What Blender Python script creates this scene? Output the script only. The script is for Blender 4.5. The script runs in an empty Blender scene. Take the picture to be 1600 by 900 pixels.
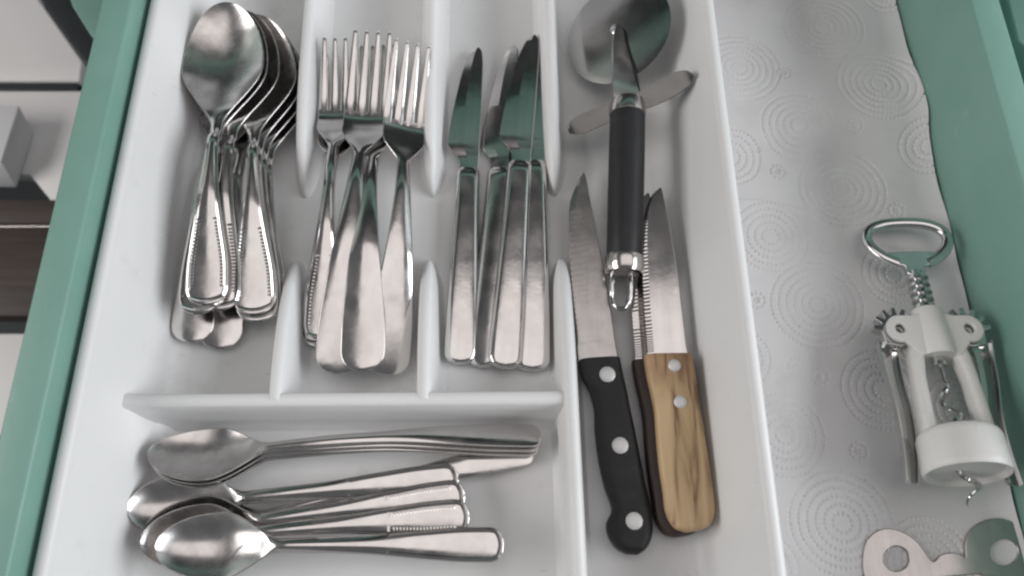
import bpy, bmesh, math, random
import numpy as np
from mathutils import Vector, Matrix
random.seed(7); np.random.seed(7)
SC = bpy.context.scene
COL = SC.collection
R = math.radians

# ------------------------------------------------------------------ camera
F = 1200.0                      # focal length in pixels of a 1600 px wide frame
CAM_H = 0.39                    # metres above the floor of the tray
zc = Vector((-5, 468, 1200)).normalized()
yc = Vector((-22, 3078, -1200)); yc = (yc - zc*yc.dot(zc)).normalized()
xc = yc.cross(zc).normalized()
ROT = Matrix((xc, yc, zc))      # camera -> world
CAM = Vector((0, 0, CAM_H))
cd = bpy.data.cameras.new('camera')
cam = bpy.data.objects.new('camera', cd); COL.objects.link(cam)
cam.matrix_world = Matrix.Translation(CAM) @ ROT.to_4x4()
cd.sensor_fit = 'HORIZONTAL'; cd.sensor_width = 36; cd.lens = 36*F/1600
cd.clip_start = 0.01; cd.clip_end = 50
cd.dof.use_dof = True; cd.dof.focus_distance = 0.395; cd.dof.aperture_fstop = 9.0
SC.camera = cam

def P(x, y, z=0.0):
    d = ROT @ Vector((x-800, 450-y, -F))
    return CAM + d*((z-CAM_H)/d.z)

# ------------------------------------------------------------------ light
W = bpy.data.worlds.new('World'); SC.world = W; W.use_nodes = True
bg = W.node_tree.nodes['Background']
bg.inputs[0].default_value = (0.96, 0.97, 1.0, 1); bg.inputs[1].default_value = 0.12

def area(name, loc, target, sx, sy, power, col):
    l = bpy.data.lights.new(name, 'AREA'); l.shape = 'RECTANGLE'; l.size = sx; l.size_y = sy
    l.energy = power; l.color = col
    o = bpy.data.objects.new(name, l); COL.objects.link(o)
    o.location = loc
    o.rotation_euler = (Vector(target)-Vector(loc)).to_track_quat('-Z', 'Y').to_euler()
    return o
area('ceiling_light', (0.34, 0.30, 1.80), (0.34, 0.30, 0), 2.3, 1.1, 7.4, (1.0, 0.94, 0.92))
area('window_light', (1.6, -0.15, 0.78), (0, 0.12, 0), 1.3, 1.0, 28, (0.94, 0.97, 1.0))
area('lamp_light', (-1.6, -0.1, 0.85), (0, 0.12, 0), 1.1, 0.8, 15, (1.0, 0.965, 0.945))
vs = SC.view_settings
vs.view_transform = 'Standard'; vs.look = 'None'; vs.exposure = 0.15; vs.gamma = 1.0; vs.use_curve_mapping = False
SC.cycles.pixel_filter_type = 'BLACKMAN_HARRIS'; SC.cycles.filter_width = 2.4
SC.cycles.max_bounces = 8; SC.cycles.sample_clamp_indirect = 6

# ------------------------------------------------------------------ materials
def mat(name, col, rough=0.5, metal=0.0, noise=None, bump=0.0, bscale=300.0, rvar=0.0, spec=0.5, coat=0.0):
    """noise = (second colour, scale, stretch) mixes in a second tone by object-space noise"""
    m = bpy.data.materials.new(name); m.use_nodes = True
    nt = m.node_tree; b = nt.nodes['Principled BSDF']
    b.inputs['Base Color'].default_value = (*col, 1); b.inputs['Roughness'].default_value = rough
    b.inputs['Metallic'].default_value = metal; b.inputs['Specular IOR Level'].default_value = spec
    b.inputs['Coat Weight'].default_value = coat
    tc = nt.nodes.new('ShaderNodeTexCoord')
    if noise:
        mp = nt.nodes.new('ShaderNodeMapping'); mp.inputs['Scale'].default_value = noise[2]
        n = nt.nodes.new('ShaderNodeTexNoise'); n.inputs['Scale'].default_value = noise[1]; n.inputs['Detail'].default_value = 5
        rp = nt.nodes.new('ShaderNodeValToRGB')
        rp.color_ramp.elements[0].position = 0.36; rp.color_ramp.elements[1].position = 0.66
        rp.color_ramp.elements[0].color = (*col, 1); rp.color_ramp.elements[1].color = (*noise[0], 1)
        nt.links.new(tc.outputs['Object'], mp.inputs[0]); nt.links.new(mp.outputs[0], n.inputs['Vector'])
        nt.links.new(n.outputs[0], rp.inputs[0]); nt.links.new(rp.outputs[0], b.inputs['Base Color'])
    if rvar:
        n2 = nt.nodes.new('ShaderNodeTexNoise'); n2.inputs['Scale'].default_value = 90; n2.inputs['Detail'].default_value = 4
        mr = nt.nodes.new('ShaderNodeMapRange')
        mr.inputs[1].default_value = 0.35; mr.inputs[2].default_value = 0.7
        mr.inputs[3].default_value = rough; mr.inputs[4].default_value = rough+rvar
        nt.links.new(tc.outputs['Object'], n2.inputs['Vector']); nt.links.new(n2.outputs[0], mr.inputs[0])
        nt.links.new(mr.outputs[0], b.inputs['Roughness'])
    if bump:
        n3 = nt.nodes.new('ShaderNodeTexNoise'); n3.inputs['Scale'].default_value = bscale; n3.inputs['Detail'].default_value = 3
        bp = nt.nodes.new('ShaderNodeBump'); bp.inputs['Strength'].default_value = bump; bp.inputs['Distance'].default_value = 0.001
        nt.links.new(tc.outputs['Object'], n3.inputs['Vector']); nt.links.new(n3.outputs[0], bp.inputs['Height'])
        nt.links.new(bp.outputs[0], b.inputs['Normal'])
    return m

M = {}
M['steel'] = mat('stainless_steel', (0.68, 0.66, 0.65), 0.11, 1.0, ((0.61, 0.59, 0.58), 110, (1, 0.5, 1)), 0.03, 260, 0.10)
M['steel_satin'] = mat('satin_steel', (0.56, 0.535, 0.52), 0.17, 1.0, ((0.53, 0.505, 0.49), 40, (3, 0.3, 1)), 0.03, 200, 0.06)
M['bowl'] = mat('bowl_steel', (0.66, 0.64, 0.63), 0.19, 1.0, ((0.53, 0.51, 0.50), 130, (1, 1, 1)), 0.03, 160, 0.12)
M['blade'] = mat('blade_steel', (0.64, 0.62, 0.61), 0.10, 1.0, ((0.58, 0.56, 0.55), 40, (6, 0.4, 1)), 0.02, 200, 0.06)
M['wheel'] = mat('wheel_steel', (0.44, 0.425, 0.42), 0.13, 1.0, ((0.41, 0.40, 0.39), 40, (1, 1, 1)), 0.02, 200, 0.05)
M['guard'] = mat('guard_steel', (0.21, 0.205, 0.20), 0.30, 1.0, ((0.18, 0.175, 0.17), 60, (1, 1, 1)), 0.02, 200, 0.08)
M['blade_dull'] = mat('dull_blade_steel', (0.50, 0.475, 0.465), 0.2, 1.0, ((0.45, 0.43, 0.42), 60, (4, 0.5, 1)), 0.03, 200, 0.08)
M['chrome'] = mat('chrome', (0.66, 0.66, 0.655), 0.10, 1.0, None, 0.0, 100, 0.08)
M['plastic'] = mat('white_plastic', (0.735, 0.735, 0.735), 0.38, 0.0, ((0.71, 0.712, 0.71), 14, (1, 1, 1)), 0.04, 500, 0.1)
M['green'] = mat('green_paint', (0.198, 0.358, 0.303), 0.42, 0.0, ((0.18, 0.335, 0.282), 25, (1, 1, 1)), 0.12, 260, 0.1)
M['paper'] = mat('paper_towel', (0.77, 0.755, 0.76), 0.95, 0.0, ((0.74, 0.725, 0.73), 30, (1, 1, 1)), 0.25, 1600, 0.0, 0.1)
M['black'] = mat('black_plastic', (0.014, 0.0145, 0.016), 0.45, 0.0, ((0.019, 0.019, 0.021), 80, (1, 1, 1)), 0.1, 900, 0.1, 0.35)
M['ivory'] = mat('ivory_plastic', (0.68, 0.675, 0.655), 0.42, 0.0, ((0.65, 0.64, 0.62), 40, (1, 1, 1)), 0.05, 400, 0.1)
M['dark'] = mat('dark_panel', (0.028, 0.033, 0.035), 0.4, 0.0, ((0.034, 0.039, 0.041), 20, (1, 1, 1)))
M['whiteboard'] = mat('white_laminate', (0.88, 0.865, 0.855), 0.5, 0.0, ((0.86, 0.84, 0.83), 6, (1, 1, 1)), 0.05, 200)
M['brown'] = mat('brown_wood', (0.060, 0.045, 0.040), 0.5, 0.0, ((0.085, 0.066, 0.06), 12, (1, 14, 1)), 0.15, 100)
M['greybox'] = mat('grey_card', (0.78, 0.78, 0.80), 0.6, 0.0, ((0.75, 0.75, 0.77), 20, (1, 1, 1)))
M['rivet'] = mat('rivet_metal', (0.70, 0.69, 0.68), 0.45, 0.3, None, 0.1, 600, 0.1)

def wood(name, c1, c2, c3):
    m = bpy.data.materials.new(name); m.use_nodes = True
    nt = m.node_tree; b = nt.nodes['Principled BSDF']; b.inputs['Roughness'].default_value = 0.55
    tc = nt.nodes.new('ShaderNodeTexCoord'); mp = nt.nodes.new('ShaderNodeMapping'); mp.inputs['Scale'].default_value = (190, 20, 60)
    mp.inputs['Rotation'].default_value = (0, 0, R(-8))
    n = nt.nodes.new('ShaderNodeTexNoise'); n.inputs['Scale'].default_value = 1.0; n.inputs['Detail'].default_value = 6; n.inputs['Distortion'].default_value = 0.6
    rp = nt.nodes.new('ShaderNodeValToRGB'); e = rp.color_ramp.elements
    e[0].position = 0.33; e[0].color = (*c3, 1); e[1].position = 0.64; e[1].color = (*c1, 1)
    k = e.new(0.46); k.color = (*c2, 1)
    nt.links.new(tc.outputs['Object'], mp.inputs[0]); nt.links.new(mp.outputs[0], n.inputs['Vector'])
    nt.links.new(n.outputs[0], rp.inputs[0])
    # darker worn stain near the blade end (object Y is along the handle)
    sp = nt.nodes.new('ShaderNodeSeparateXYZ'); nt.links.new(tc.outputs['Object'], sp.inputs[0])
    n2 = nt.nodes.new('ShaderNodeTexNoise'); n2.inputs['Scale'].default_value = 90; nt.links.new(tc.outputs['Object'], n2.inputs['Vector'])
    ma = nt.nodes.new('ShaderNodeMath'); ma.operation = 'MULTIPLY_ADD'; ma.inputs[1].default_value = 0.03
    nt.links.new(n2.outputs[0], ma.inputs[0]); nt.links.new(sp.outputs['Y'], ma.inputs[2])
    mr = nt.nodes.new('ShaderNodeMapRange'); mr.inputs[1].default_value = 0.016; mr.inputs[2].default_value = 0.056
    nt.links.new(ma.outputs[0], mr.inputs[0])
    mx = nt.nodes.new('ShaderNodeMix'); mx.data_type = 'RGBA'; mx.inputs[7].default_value = (c3[0]*1.1, c3[1]*0.95, c3[2]*0.9, 1)
    nt.links.new(mr.outputs[0], mx.inputs[0]); nt.links.new(rp.outputs[0], mx.inputs[6])
    nt.links.new(mx.outputs[2], b.inputs['Base Color'])
    bp = nt.nodes.new('ShaderNodeBump'); bp.inputs['Strength'].default_value = 0.15; bp.inputs['Distance'].default_value = 0.0006
    nt.links.new(n.outputs[0], bp.inputs['Height']); nt.links.new(bp.outputs[0], b.inputs['Normal'])
    return m
M['wood'] = wood('light_wood', (0.58, 0.42, 0.245), (0.48, 0.33, 0.18), (0.19, 0.105, 0.058))
M['wood_dark'] = wood('dark_wood', (0.055, 0.034, 0.028), (0.04, 0.025, 0.021), (0.025, 0.016, 0.014))

def scuffs(m, col, scale, stretch, lo, hi, amount):
    nt = m.node_tree; b = nt.nodes['Principled BSDF']; src = b.inputs['Base Color'].links[0].from_socket
    tc = nt.nodes.new('ShaderNodeTexCoord'); mp = nt.nodes.new('ShaderNodeMapping'); mp.inputs['Scale'].default_value = stretch
    mp.inputs['Rotation'].default_value = (0.2, 0.1, 0.6)
    n = nt.nodes.new('ShaderNodeTexNoise'); n.inputs['Scale'].default_value = scale; n.inputs['Detail'].default_value = 6; n.inputs['Roughness'].default_value = 0.65
    mr = nt.nodes.new('ShaderNodeMapRange'); mr.inputs[1].default_value = lo; mr.inputs[2].default_value = hi; mr.inputs[4].default_value = amount
    mx = nt.nodes.new('ShaderNodeMix'); mx.data_type = 'RGBA'; mx.inputs[7].default_value = (*col, 1)
    nt.links.new(tc.outputs['Object'], mp.inputs[0]); nt.links.new(mp.outputs[0], n.inputs['Vector']); nt.links.new(n.outputs[0], mr.inputs[0])
    nt.links.new(mr.outputs[0], mx.inputs[0]); nt.links.new(src, mx.inputs[6]); nt.links.new(mx.outputs[2], b.inputs['Base Color'])
scuffs(M['plastic'], (0.40, 0.39, 0.37), 30, (1, 1, 1), 0.60, 0.78, 0.35)
scuffs(M['plastic'], (0.36, 0.355, 0.35), 55, (1, 7, 1), 0.66, 0.74, 0.40)
scuffs(M['green'], (0.30, 0.44, 0.38), 40, (3, 1, 1), 0.62, 0.75, 0.35)
scuffs(M['paper'], (0.60, 0.58, 0.55), 22, (1, 1, 1), 0.56, 0.75, 0.5)
scuffs(M['ivory'], (0.42, 0.39, 0.33), 90, (1, 1, 1), 0.60, 0.75, 0.45)
scuffs(M['black'], (0.05, 0.05, 0.05), 120, (1, 4, 1), 0.60, 0.75, 0.5)

# ------------------------------------------------------------------ builders
def tag(o, label=None, cat=None, group=None, kind=None):
    if label: o['label'] = label
    if cat: o['category'] = cat
    if group: o['group'] = group
    if kind: o['kind'] = kind
    return o
def empty(name, loc=(0, 0, 0), mw=None):
    o = bpy.data.objects.new(name, None); COL.objects.link(o); o.empty_display_size = 0.01
    if mw is not None: o.matrix_world = mw
    else: o.location = loc
    return o
def mesh(name, verts, faces, m, smooth=True, sharp=40):
    me = bpy.data.meshes.new(name); me.from_pydata([tuple(v) for v in verts], [], faces); 
    bm = bmesh.new(); bm.from_mesh(me); bmesh.ops.recalc_face_normals(bm, faces=bm.faces); bm.to_mesh(me); bm.free()
    me.materials.append(m)
    if smooth:
        me.shade_smooth()
        if sharp: me.set_sharp_from_angle(angle=R(sharp))
    return me
def part(name, me, parent, loc=None):
    o = bpy.data.objects.new(name, me); COL.objects.link(o); o.parent = parent
    if loc is not None: o.location = loc
    return o
def loft(rings, cap=True):
    n = len(rings[0]); v = []; f = []
    for r in rings: v += list(r)
    for i in range(len(rings)-1):
        for j in range(n):
            a = i*n+j; b = i*n+(j+1) % n
            f.append((a, b, b+n, a+n))
    if cap:
        f.append(tuple(range(n-1, -1, -1))); k = (len(rings)-1)*n; f.append(tuple(range(k, k+n)))
    return v, f
def join(*vf):
    V = []; Fc = []
    for v, f in vf:
        k = len(V); V += list(v); Fc += [tuple(i+k for i in q) for q in f]
    return V, Fc
def tube(pts, r, n=8, cap=True):
    pts = [Vector(p) for p in pts]; rs = r if isinstance(r, (list, tuple)) else [r]*len(pts)
    rings = []; t0 = (pts[1]-pts[0]).normalized()
    up = Vector((0, 0, 1)) if abs(t0.z) < 0.9 else Vector((1, 0, 0))
    a = t0.cross(up).normalized()
    for i, p in enumerate(pts):
        t = (pts[min(i+1, len(pts)-1)]-pts[max(i-1, 0)]).normalized()
        a = (a - t*a.dot(t)).normalized(); b = t.cross(a)
        rings.append([p + (a*math.cos(q)+b*math.sin(q))*rs[i] for q in [2*math.pi*k/n for k in range(n)]])
    return loft(rings, cap)
def box(x0, x1, y0, y1, z0, z1):
    v = [(x, y, z) for z in (z0, z1) for y in (y0, y1) for x in (x0, x1)]
    return v, [(0, 2, 3, 1), (4, 5, 7, 6), (0, 1, 5, 4), (2, 6, 7, 3), (0, 4, 6, 2), (1, 3, 7, 5)]
def bevel_mesh(me, w, seg=2):
    bm = bmesh.new(); bm.from_mesh(me)
    bmesh.ops.bevel(bm, geom=[e for e in bm.edges if e.calc_face_angle(0) > R(30)], offset=w, segments=seg, affect='EDGES', profile=0.5)
    bm.to_mesh(me); bm.free(); me.shade_smooth(); me.set_sharp_from_angle(angle=R(50)); return me
def bbox_mesh(name, b, m, w=0.001, seg=2):
    return bevel_mesh(mesh(name, *b, m, False), w, seg)
def plate(name, outline, holes, thick, m, bev=0.0003, res=1):
    """2D outline (world or local xy) with holes -> extruded bevelled plate centred on z=0"""
    cu = bpy.data.curves.new(name, 'CURVE'); cu.dimensions = '2D'; cu.fill_mode = 'BOTH'
    cu.extrude = thick/2-bev; cu.bevel_depth = bev; cu.bevel_resolution = res
    for pts in [outline]+list(holes):
        s = cu.splines.new('POLY'); s.points.add(len(pts)-1); s.use_cyclic_u = True
        for p, q in zip(s.points, pts): p.co = (q[0], q[1], 0, 1)
    o = bpy.data.objects.new(name, cu)
    COL.objects.link(o); dg = bpy.context.evaluated_depsgraph_get(); dg.update()
    me = bpy.data.meshes.new_from_object(o.evaluated_get(dg)); bpy.data.objects.remove(o); bpy.data.curves.remove(cu)
    me.name = name; me.materials.clear(); me.materials.append(m); me.shade_smooth(); me.set_sharp_from_angle(angle=R(30))
    return me
def circ(cx, cy, r, n=40, ry=None):
    return [(cx+r*math.cos(2*math.pi*k/n), cy+(ry or r)*math.sin(2*math.pi*k/n)) for k in range(n)]
def smooth_pts(pts, n=6, closed=True):
    """Catmull-Rom through the points"""
    out = []; N = len(pts); pts = [Vector(p) for p in pts]
    for i in range(N if closed else N-1):
        if closed: p0, p1, p2, p3 = pts[i-1], pts[i], pts[(i+1) % N], pts[(i+2) % N]
        else: p0, p1, p2, p3 = pts[max(i-1, 0)], pts[i], pts[i+1], pts[min(i+2, N-1)]
        for k in range(n):
            t = k/n
            out.append(0.5*((2*p1)+(p2-p0)*t+(2*p0-5*p1+4*p2-p3)*t*t+(3*p1-p0-3*p2+p3)*t**3))
    if not closed: out.append(pts[-1])
    return out
def curve1(keys):
    """smooth monotone-ish interpolation of (s, value) keys"""
    ks = np.array([k[0] for k in keys], float); vs_ = np.array([k[1] for k in keys], float)
    d = np.diff(vs_)/np.diff(ks); m = np.zeros(len(ks)); m[0] = d[0]; m[-1] = d[-1]
    for i in range(1, len(ks)-1):
        m[i] = 0 if d[i-1]*d[i] <= 0 else 2*d[i-1]*d[i]/(d[i-1]+d[i])
    def f(s):
        i = int(np.clip(np.searchsorted(ks, s)-1, 0, len(ks)-2)); h = ks[i+1]-ks[i]; t = min(max((s-ks[i])/h, 0), 1)
        return (2*t**3-3*t*t+1)*vs_[i]+(t**3-2*t*t+t)*h*m[i]+(-2*t**3+3*t*t)*vs_[i+1]+(t**3-t*t)*h*m[i+1]
    return f

# ------------------------------------------------------------------ setting
BOT = -0.0045
floor_me = mesh('kitchen_floor', [(-3, -3, -0.62), (3, -3, -0.62), (3, 3, -0.62), (-3, 3, -0.62)], [(0, 1, 2, 3)], M['dark'], False)
tag(part('kitchen_floor', floor_me, None), kind='structure')

# drawer: two green sides and a white bottom
XL, XR, TH = -0.2045, 0.2462, 0.0167
dr = empty('drawer_box', (0, 0.2, BOT-0.012))
tag(dr, 'open kitchen drawer with sage green wooden sides holding the cutlery tray', 'drawer')
def rel(o): return Vector(o.location)
def wpart(name, me, root): 
    o = part(name, me, root); o.location = -Vector(root.location); return o
wpart('side_panel', bbox_mesh('side_panel', box(XL-TH, XL, -0.06, 0.45, -0.09, 0.061), M['green'], 0.0018, 3), dr)
wpart('side_panel', bbox_mesh('side_panel', box(XR, XR+TH, -0.06, 0.45, -0.09, 0.061), M['green'], 0.0018, 3), dr)
wpart('bottom_panel', bbox_mesh('bottom_panel', box(XL, XR, -0.06, 0.45, BOT-0.012, BOT), M['whiteboard'], 0.0005, 1), dr)

# kitchen unit the drawer slides out of (out of view, panels added for the bands mirrored in the steel)
ku = empty('kitchen_unit', (0.02, 0.46, -0.09))
tag(ku, 'sage green kitchen unit behind the open drawer, out of view, with dark and grey panels added for reflections', 'cabinet')
def kpart(name, b, m, w=0.002): wpart(name, bbox_mesh(name, b, m, w), ku)
YC = 0.46
kpart('dark_reflector_mid', box(-0.22, -0.078, YC+0.009, YC+0.05, 0.187, 0.27), M['dark'])  # dark panel added over the grey one to keep fork reflections dark
kpart('dark_reflector_right', box(-0.075, 0.75, YC+0.01, YC+0.05, 0.085, 0.27), M['dark'])  # dark panel added for the steel to mirror, not a real oven
kpart('dark_reflector_left', box(-0.75, -0.223, YC+0.01, YC+0.05, 0.085, 0.27), M['dark'])  # left dark panel, likewise added only for reflections
kpart('grey_reflector', box(-0.22, -0.078, YC+0.008, YC+0.05, 0.085, 0.185), M['greybox'])  # grey panel added so wheel and knife bevel mirror a pale patch
kpart('fascia', box(-0.75, 0.75, YC, YC+0.05, 0.272, 0.385), M['green'])
kpart('dark_reflector_top', box(-0.75, 0.75, YC, YC+0.05, 0.387, 0.68), M['dark'])  # unseen dark panel added to darken reflections in the knife handles

# ------------------------------------------------------------------ cutlery tray
TX0, TX1, TY0, TY1 = -0.2018, 0.1132, -0.035, 0.385
TZ = 0.05
tray = empty('cutlery_tray', (-0.045, 0.17, BOT))
tag(tray, 'white plastic cutlery tray with rounded dividers lying in the green drawer', 'cutlery tray')
def rrect(x0, x1, y0, y1, r, z, n=8):
    pts = []
    for cx, cy, a0 in ((x1-r, y1-r, 0), (x0+r, y1-r, 90), (x0+r, y0+r, 180), (x1-r, y0+r, 270)):
        for k in range(n+1):
            a = R(a0+90*k/n); pts.append((cx+r*math.cos(a), cy+r*math.sin(a), z))
    return pts
prof = []   # (inset, z): outer wall up, over the rim, down the inner wall, round the fillet
prof += [(0.012, -0.0018), (0.0022, 0.040), (0.0008, 0.0415), (0.0003, 0.0475)]
for k in range(1, 7):
    a = math.pi*(1-k/6); prof.append((0.0033+0.0033*math.cos(a)*1.0, 0.0475+0.0028*math.sin(a)))
xi0 = 0.0072; xf = 0.0280
prof += [(xi0, 0.045), (xi0+0.0100, 0.026)]
for k in range(0, 9):     # fillet between the drafted wall and the floor
    a = R(70)*(1-k/8)
    prof.append((xf+0.004-0.0115*math.sin(a), 0.0115-0.0115*math.cos(a)))
rings = []
for ins, z in prof:
    rings.append(rrect(TX0+ins, TX1-ins, TY0+ins, TY1-ins, max(0.022-ins*0.4, 0.006), z))
v, f = loft(rings)
wpart('basin', mesh('basin', v, f, M['plastic'], True, 60), tray)

def fin(y0, y1, x_at, hmax, taper0, taper1, ht=0.0033):
    """upright rounded divider along Y, elliptical run-out of length taper at either end"""
    rows = []; N = 44
    for i in range(N+1):
        t = i/N; y = y0+(y1-y0)*(0.5-0.5*math.cos(math.pi*t))
        h = hmax
        if taper0 and y < y0+taper0: h = hmax*math.sqrt(max(1-((y0+taper0-y)/taper0)**2, 0))
        if taper1 and y > y1-taper1: h = hmax*math.sqrt(max(1-((y-y1+taper1)/taper1)**2, 0))
        h = max(h, 0.0004); x = x_at(y)
        k = min(1, (h/hmax)*1.6+0.05)
        wt = ht*k; wb = wt+0.0027*(h/hmax)
        half = [(wb+0.0030*k, -0.0004), (wb+0.0010*k, 0.0012*k), (wb, min(0.0035, h*.4)), ((wt+wb)/2, h*0.55), (wt, max(h-wt, h*.7)), (wt*0.72, h-wt*0.3), (0, h)]
        ring = [(x+a, y, b) for a, b in half]+[(x-a, y, b) for a, b in half[-2::-1]]
        rows.append(ring)
    return loft(rows)
lin = lambda xa, ya, xb, yb: (lambda y: xa+(xb-xa)*(y-ya)/(yb-ya))
for xa, xb in ((-0.1180, -0.1212), (-0.0455, -0.0476), (0.0240, 0.0220)):
    wpart('divider', mesh('divider', *fin(0.208, 0.368, lin(xa, .208, xb, .368), 0.0265, 0.085, 0), M['plastic'], True, 70), tray)
for xa, xb in ((-0.1142, -0.1172), (-0.0432, -0.0458)):
    wpart('divider', mesh('divider', *fin(0.084, 0.168, lin(xa, .084, xb, .168), 0.031, 0, 0.082), M['plastic'], True, 70), tray)
wpart('long_divider', mesh('long_divider', *fin(-0.016, 0.168, lin(0.0285, -.016, 0.0262, .168), 0.0325, 0, 0.082), M['plastic'], True, 70), tray)
# cross wall
def crosswall(x0, x1, y, h):
    rows = []
    for i in range(41):
        x = x0+(x1-x0)*(i/40)**1.6
        fl = max(0, 1-(x-x0)/0.014)**2; g = lambda b: 0.0070*fl*(0.12+0.88*(1-max(b, 0)/h)**1.3)
        half = [(0.0105, -0.0004), (0.0072, 0.0012), (0.0058, 0.0045), (0.0043, h*0.6), (0.0033, h-0.0016), (0.0023, h-0.0003), (0, h)]
        rows.append([(x, y+a+(g(b) if a else 0), b) for a, b in half]+[(x, y-a-g(b), b) for a, b in half[-2::-1]])
    return loft(rows)
wpart('cross_wall', mesh('cross_wall', *crosswall(-0.1895, 0.0282, 0.0845, 0.030), M['plastic'], True, 70), tray)

# ------------------------------------------------------------------ embossed paper liner
def paper():
    ex = [(-60, 1380), (0, 1393), (80, 1420), (165, 1437), (182, 1452), (250, 1462), (330, 1482), (470, 1512), (530, 1531), (700, 1572), (800, 1598), (1000, 1650)]
    ey = np.array([e[0] for e in ex], float); exx = np.array([e[1] for e in ex], float)
    nx, ny = 360, 1100
    Yb = np.linspace(-0.045, 0.425, ny)
    edgeY = np.array([P(x, y, BOT+.001).y for y, x in ex])[::-1]; edgeX = np.array([P(x, y, BOT+.001).x for y, x in ex])[::-1]
    xr = np.interp(Yb, edgeY, edgeX)
    xr = np.minimum(xr, XR-0.0012) + 0.0003*np.sin(Yb*140)+0.0004*np.sin(Yb*71+1)
    X = 0.095+(xr[:, None]-0.095)*np.linspace(0, 1, nx)[None, :]
    Y = np.repeat(Yb[:, None], nx, 1)
    Z = 0.0006*np.sin(X*40+Y*15)*np.sin(Y*33+1)+0.0004*np.sin(X*90-Y*55)
    yf = P(1300, 192).y
    q_ = Y-yf-0.12*(X-.18); Z += 0.0062*np.where(q_ < 0, np.exp(-(q_/0.014)**2), np.exp(-(q_/0.045)**2))
    ys = P(1220, 318).y
    Z += 0.0011/(1+np.exp((Y-ys-0.004*np.sin(X*60))/0.0003))*np.clip((0.215-X)/0.06, 0, 1)
    rg = np.clip((X-(xr[:, None]-0.012))/0.012, 0, 1); Z += 0.0035*rg**2
    D = np.zeros_like(Z)
    cs = [(1285, 45, 6), (1150, 112, 6), (1368, 140, 6), (1240, 205, 5), (1315, 295, 6), (1448, 235, 4), (1200, 372, 5), (1275, 478, 6), (1378, 610, 5), (1222, 680, 5), (1312, 818, 6), (1450, 880, 5), (1385, -10, 4), (1150, 560, 4), (1500, 640, 4), (1140, 250, 4), (1395, 430, 4), (1190, 890, 4)]
    rings_ = []
    for cx, cy, n in cs:
        c = P(cx, cy, BOT)
        for k in range(1, n+1): rings_.append((c, 0.0041*k+0.0006))
    for cx, cy in ((1213, 270), (1290, 388), (1240, 573), (1340, 706), (1180, 470), (1400, 330), (1330, 205), (1220, 120), (1430, 60), (1280, 590), (1420, 500)):
        rings_.append((P(cx, cy, BOT), 0.0042)); rings_.append((P(cx, cy, BOT), 0.0012))
    for c, rr in rings_:
        d = np.hypot(X-c.x, Y-c.y); msk = np.abs(d-rr) < 0.0013
        a = np.arctan2(Y-c.y, X-c.x); nd = max(5, int(2*math.pi*rr/0.0024))
        arc = (a*nd/(2*math.pi)) % 1.0; da = (arc-0.5)*2*math.pi*rr/nd
        g = np.exp(-((d-rr)/0.00060)**2-(da/0.00078)**2)*msk
        D = np.maximum(D, g)
    D *= np.clip(0.62+0.30*np.sin(X*61+Y*23)*np.sin(Y*47-X*19)+0.18*np.sin(X*210+1)*np.sin(Y*170), 0.2, 1.0)
    Z += 0.0005*np.sin(Y*75+X*28+0.5)*np.exp(-((Y-P(1350, 260).y)/0.05)**2)
    Z -= 0.0014*D
    Z += BOT+0.0012
    V = np.stack([X, Y, Z], -1).reshape(-1, 3)
    i = np.arange(ny-1)[:, None]*nx+np.arange(nx-1)[None, :]
    Fq = np.stack([i, i+1, i+nx+1, i+nx], -1).reshape(-1, 4)
    me = bpy.data.meshes.new('paper_liner')
    me.vertices.add(len(V)); me.vertices.foreach_set('co', V.ravel())
    me.loops.add(Fq.size); me.loops.foreach_set('vertex_index', Fq.ravel().astype(np.int32))
    me.polygons.add(len(Fq)); me.polygons.foreach_set('loop_start', np.arange(0, Fq.size, 4, dtype=np.int32))
    me.update(calc_edges=True); me.validate(); me.materials.append(M['paper']); me.shade_smooth()
    o = part('paper_liner', me, None)
    tag(o, 'white paper towel liner embossed with dotted circles beside the tray', 'paper towel')
paper()

# ------------------------------------------------------------------ cutlery generators (local +Y runs from handle end to tip)
NA = 15
def section(x0, zc_, w, crown, depth, thick, s, edge=0.35, n=NA):
    """closed ring across a blade of metal: top arc, then bottom arc"""
    top = []; bot = []; te = thick*edge; rw = min(te*0.45, w*0.3)
    for k in range(n):
        u = -1+2*k/(n-1); uu = math.sin(u*math.pi/2)
        q = (1-uu*uu)
        zt = zc_+crown*q-depth*q
        tk = thick*(edge+(1-edge)*min(1, q*3.5))
        top.append((x0+(w-rw)*uu, s, zt)); bot.append((x0+(w-rw)*uu, s, zt-tk))
    return [(x0-w, s, zc_-te*0.5)]+top+[(x0+w, s, zc_-te*0.5)]+bot[::-1]
def rows_s(a, b, n, e0=False, e1=False):
    out = []
    for i in range(n+1):
        t = i/n
        if e0 and e1: t = 0.5-0.5*math.cos(math.pi*t)
        elif e0: t = 1-math.cos(math.pi/2*t)
        elif e1: t = math.sin(math.pi/2*t)
        out.append(a+(b-a)*t)
    return out
def endround(s, re, p=2.4): return (max(1-(1-min(s/re, 1))**p, 0))**(1/p)

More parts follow.
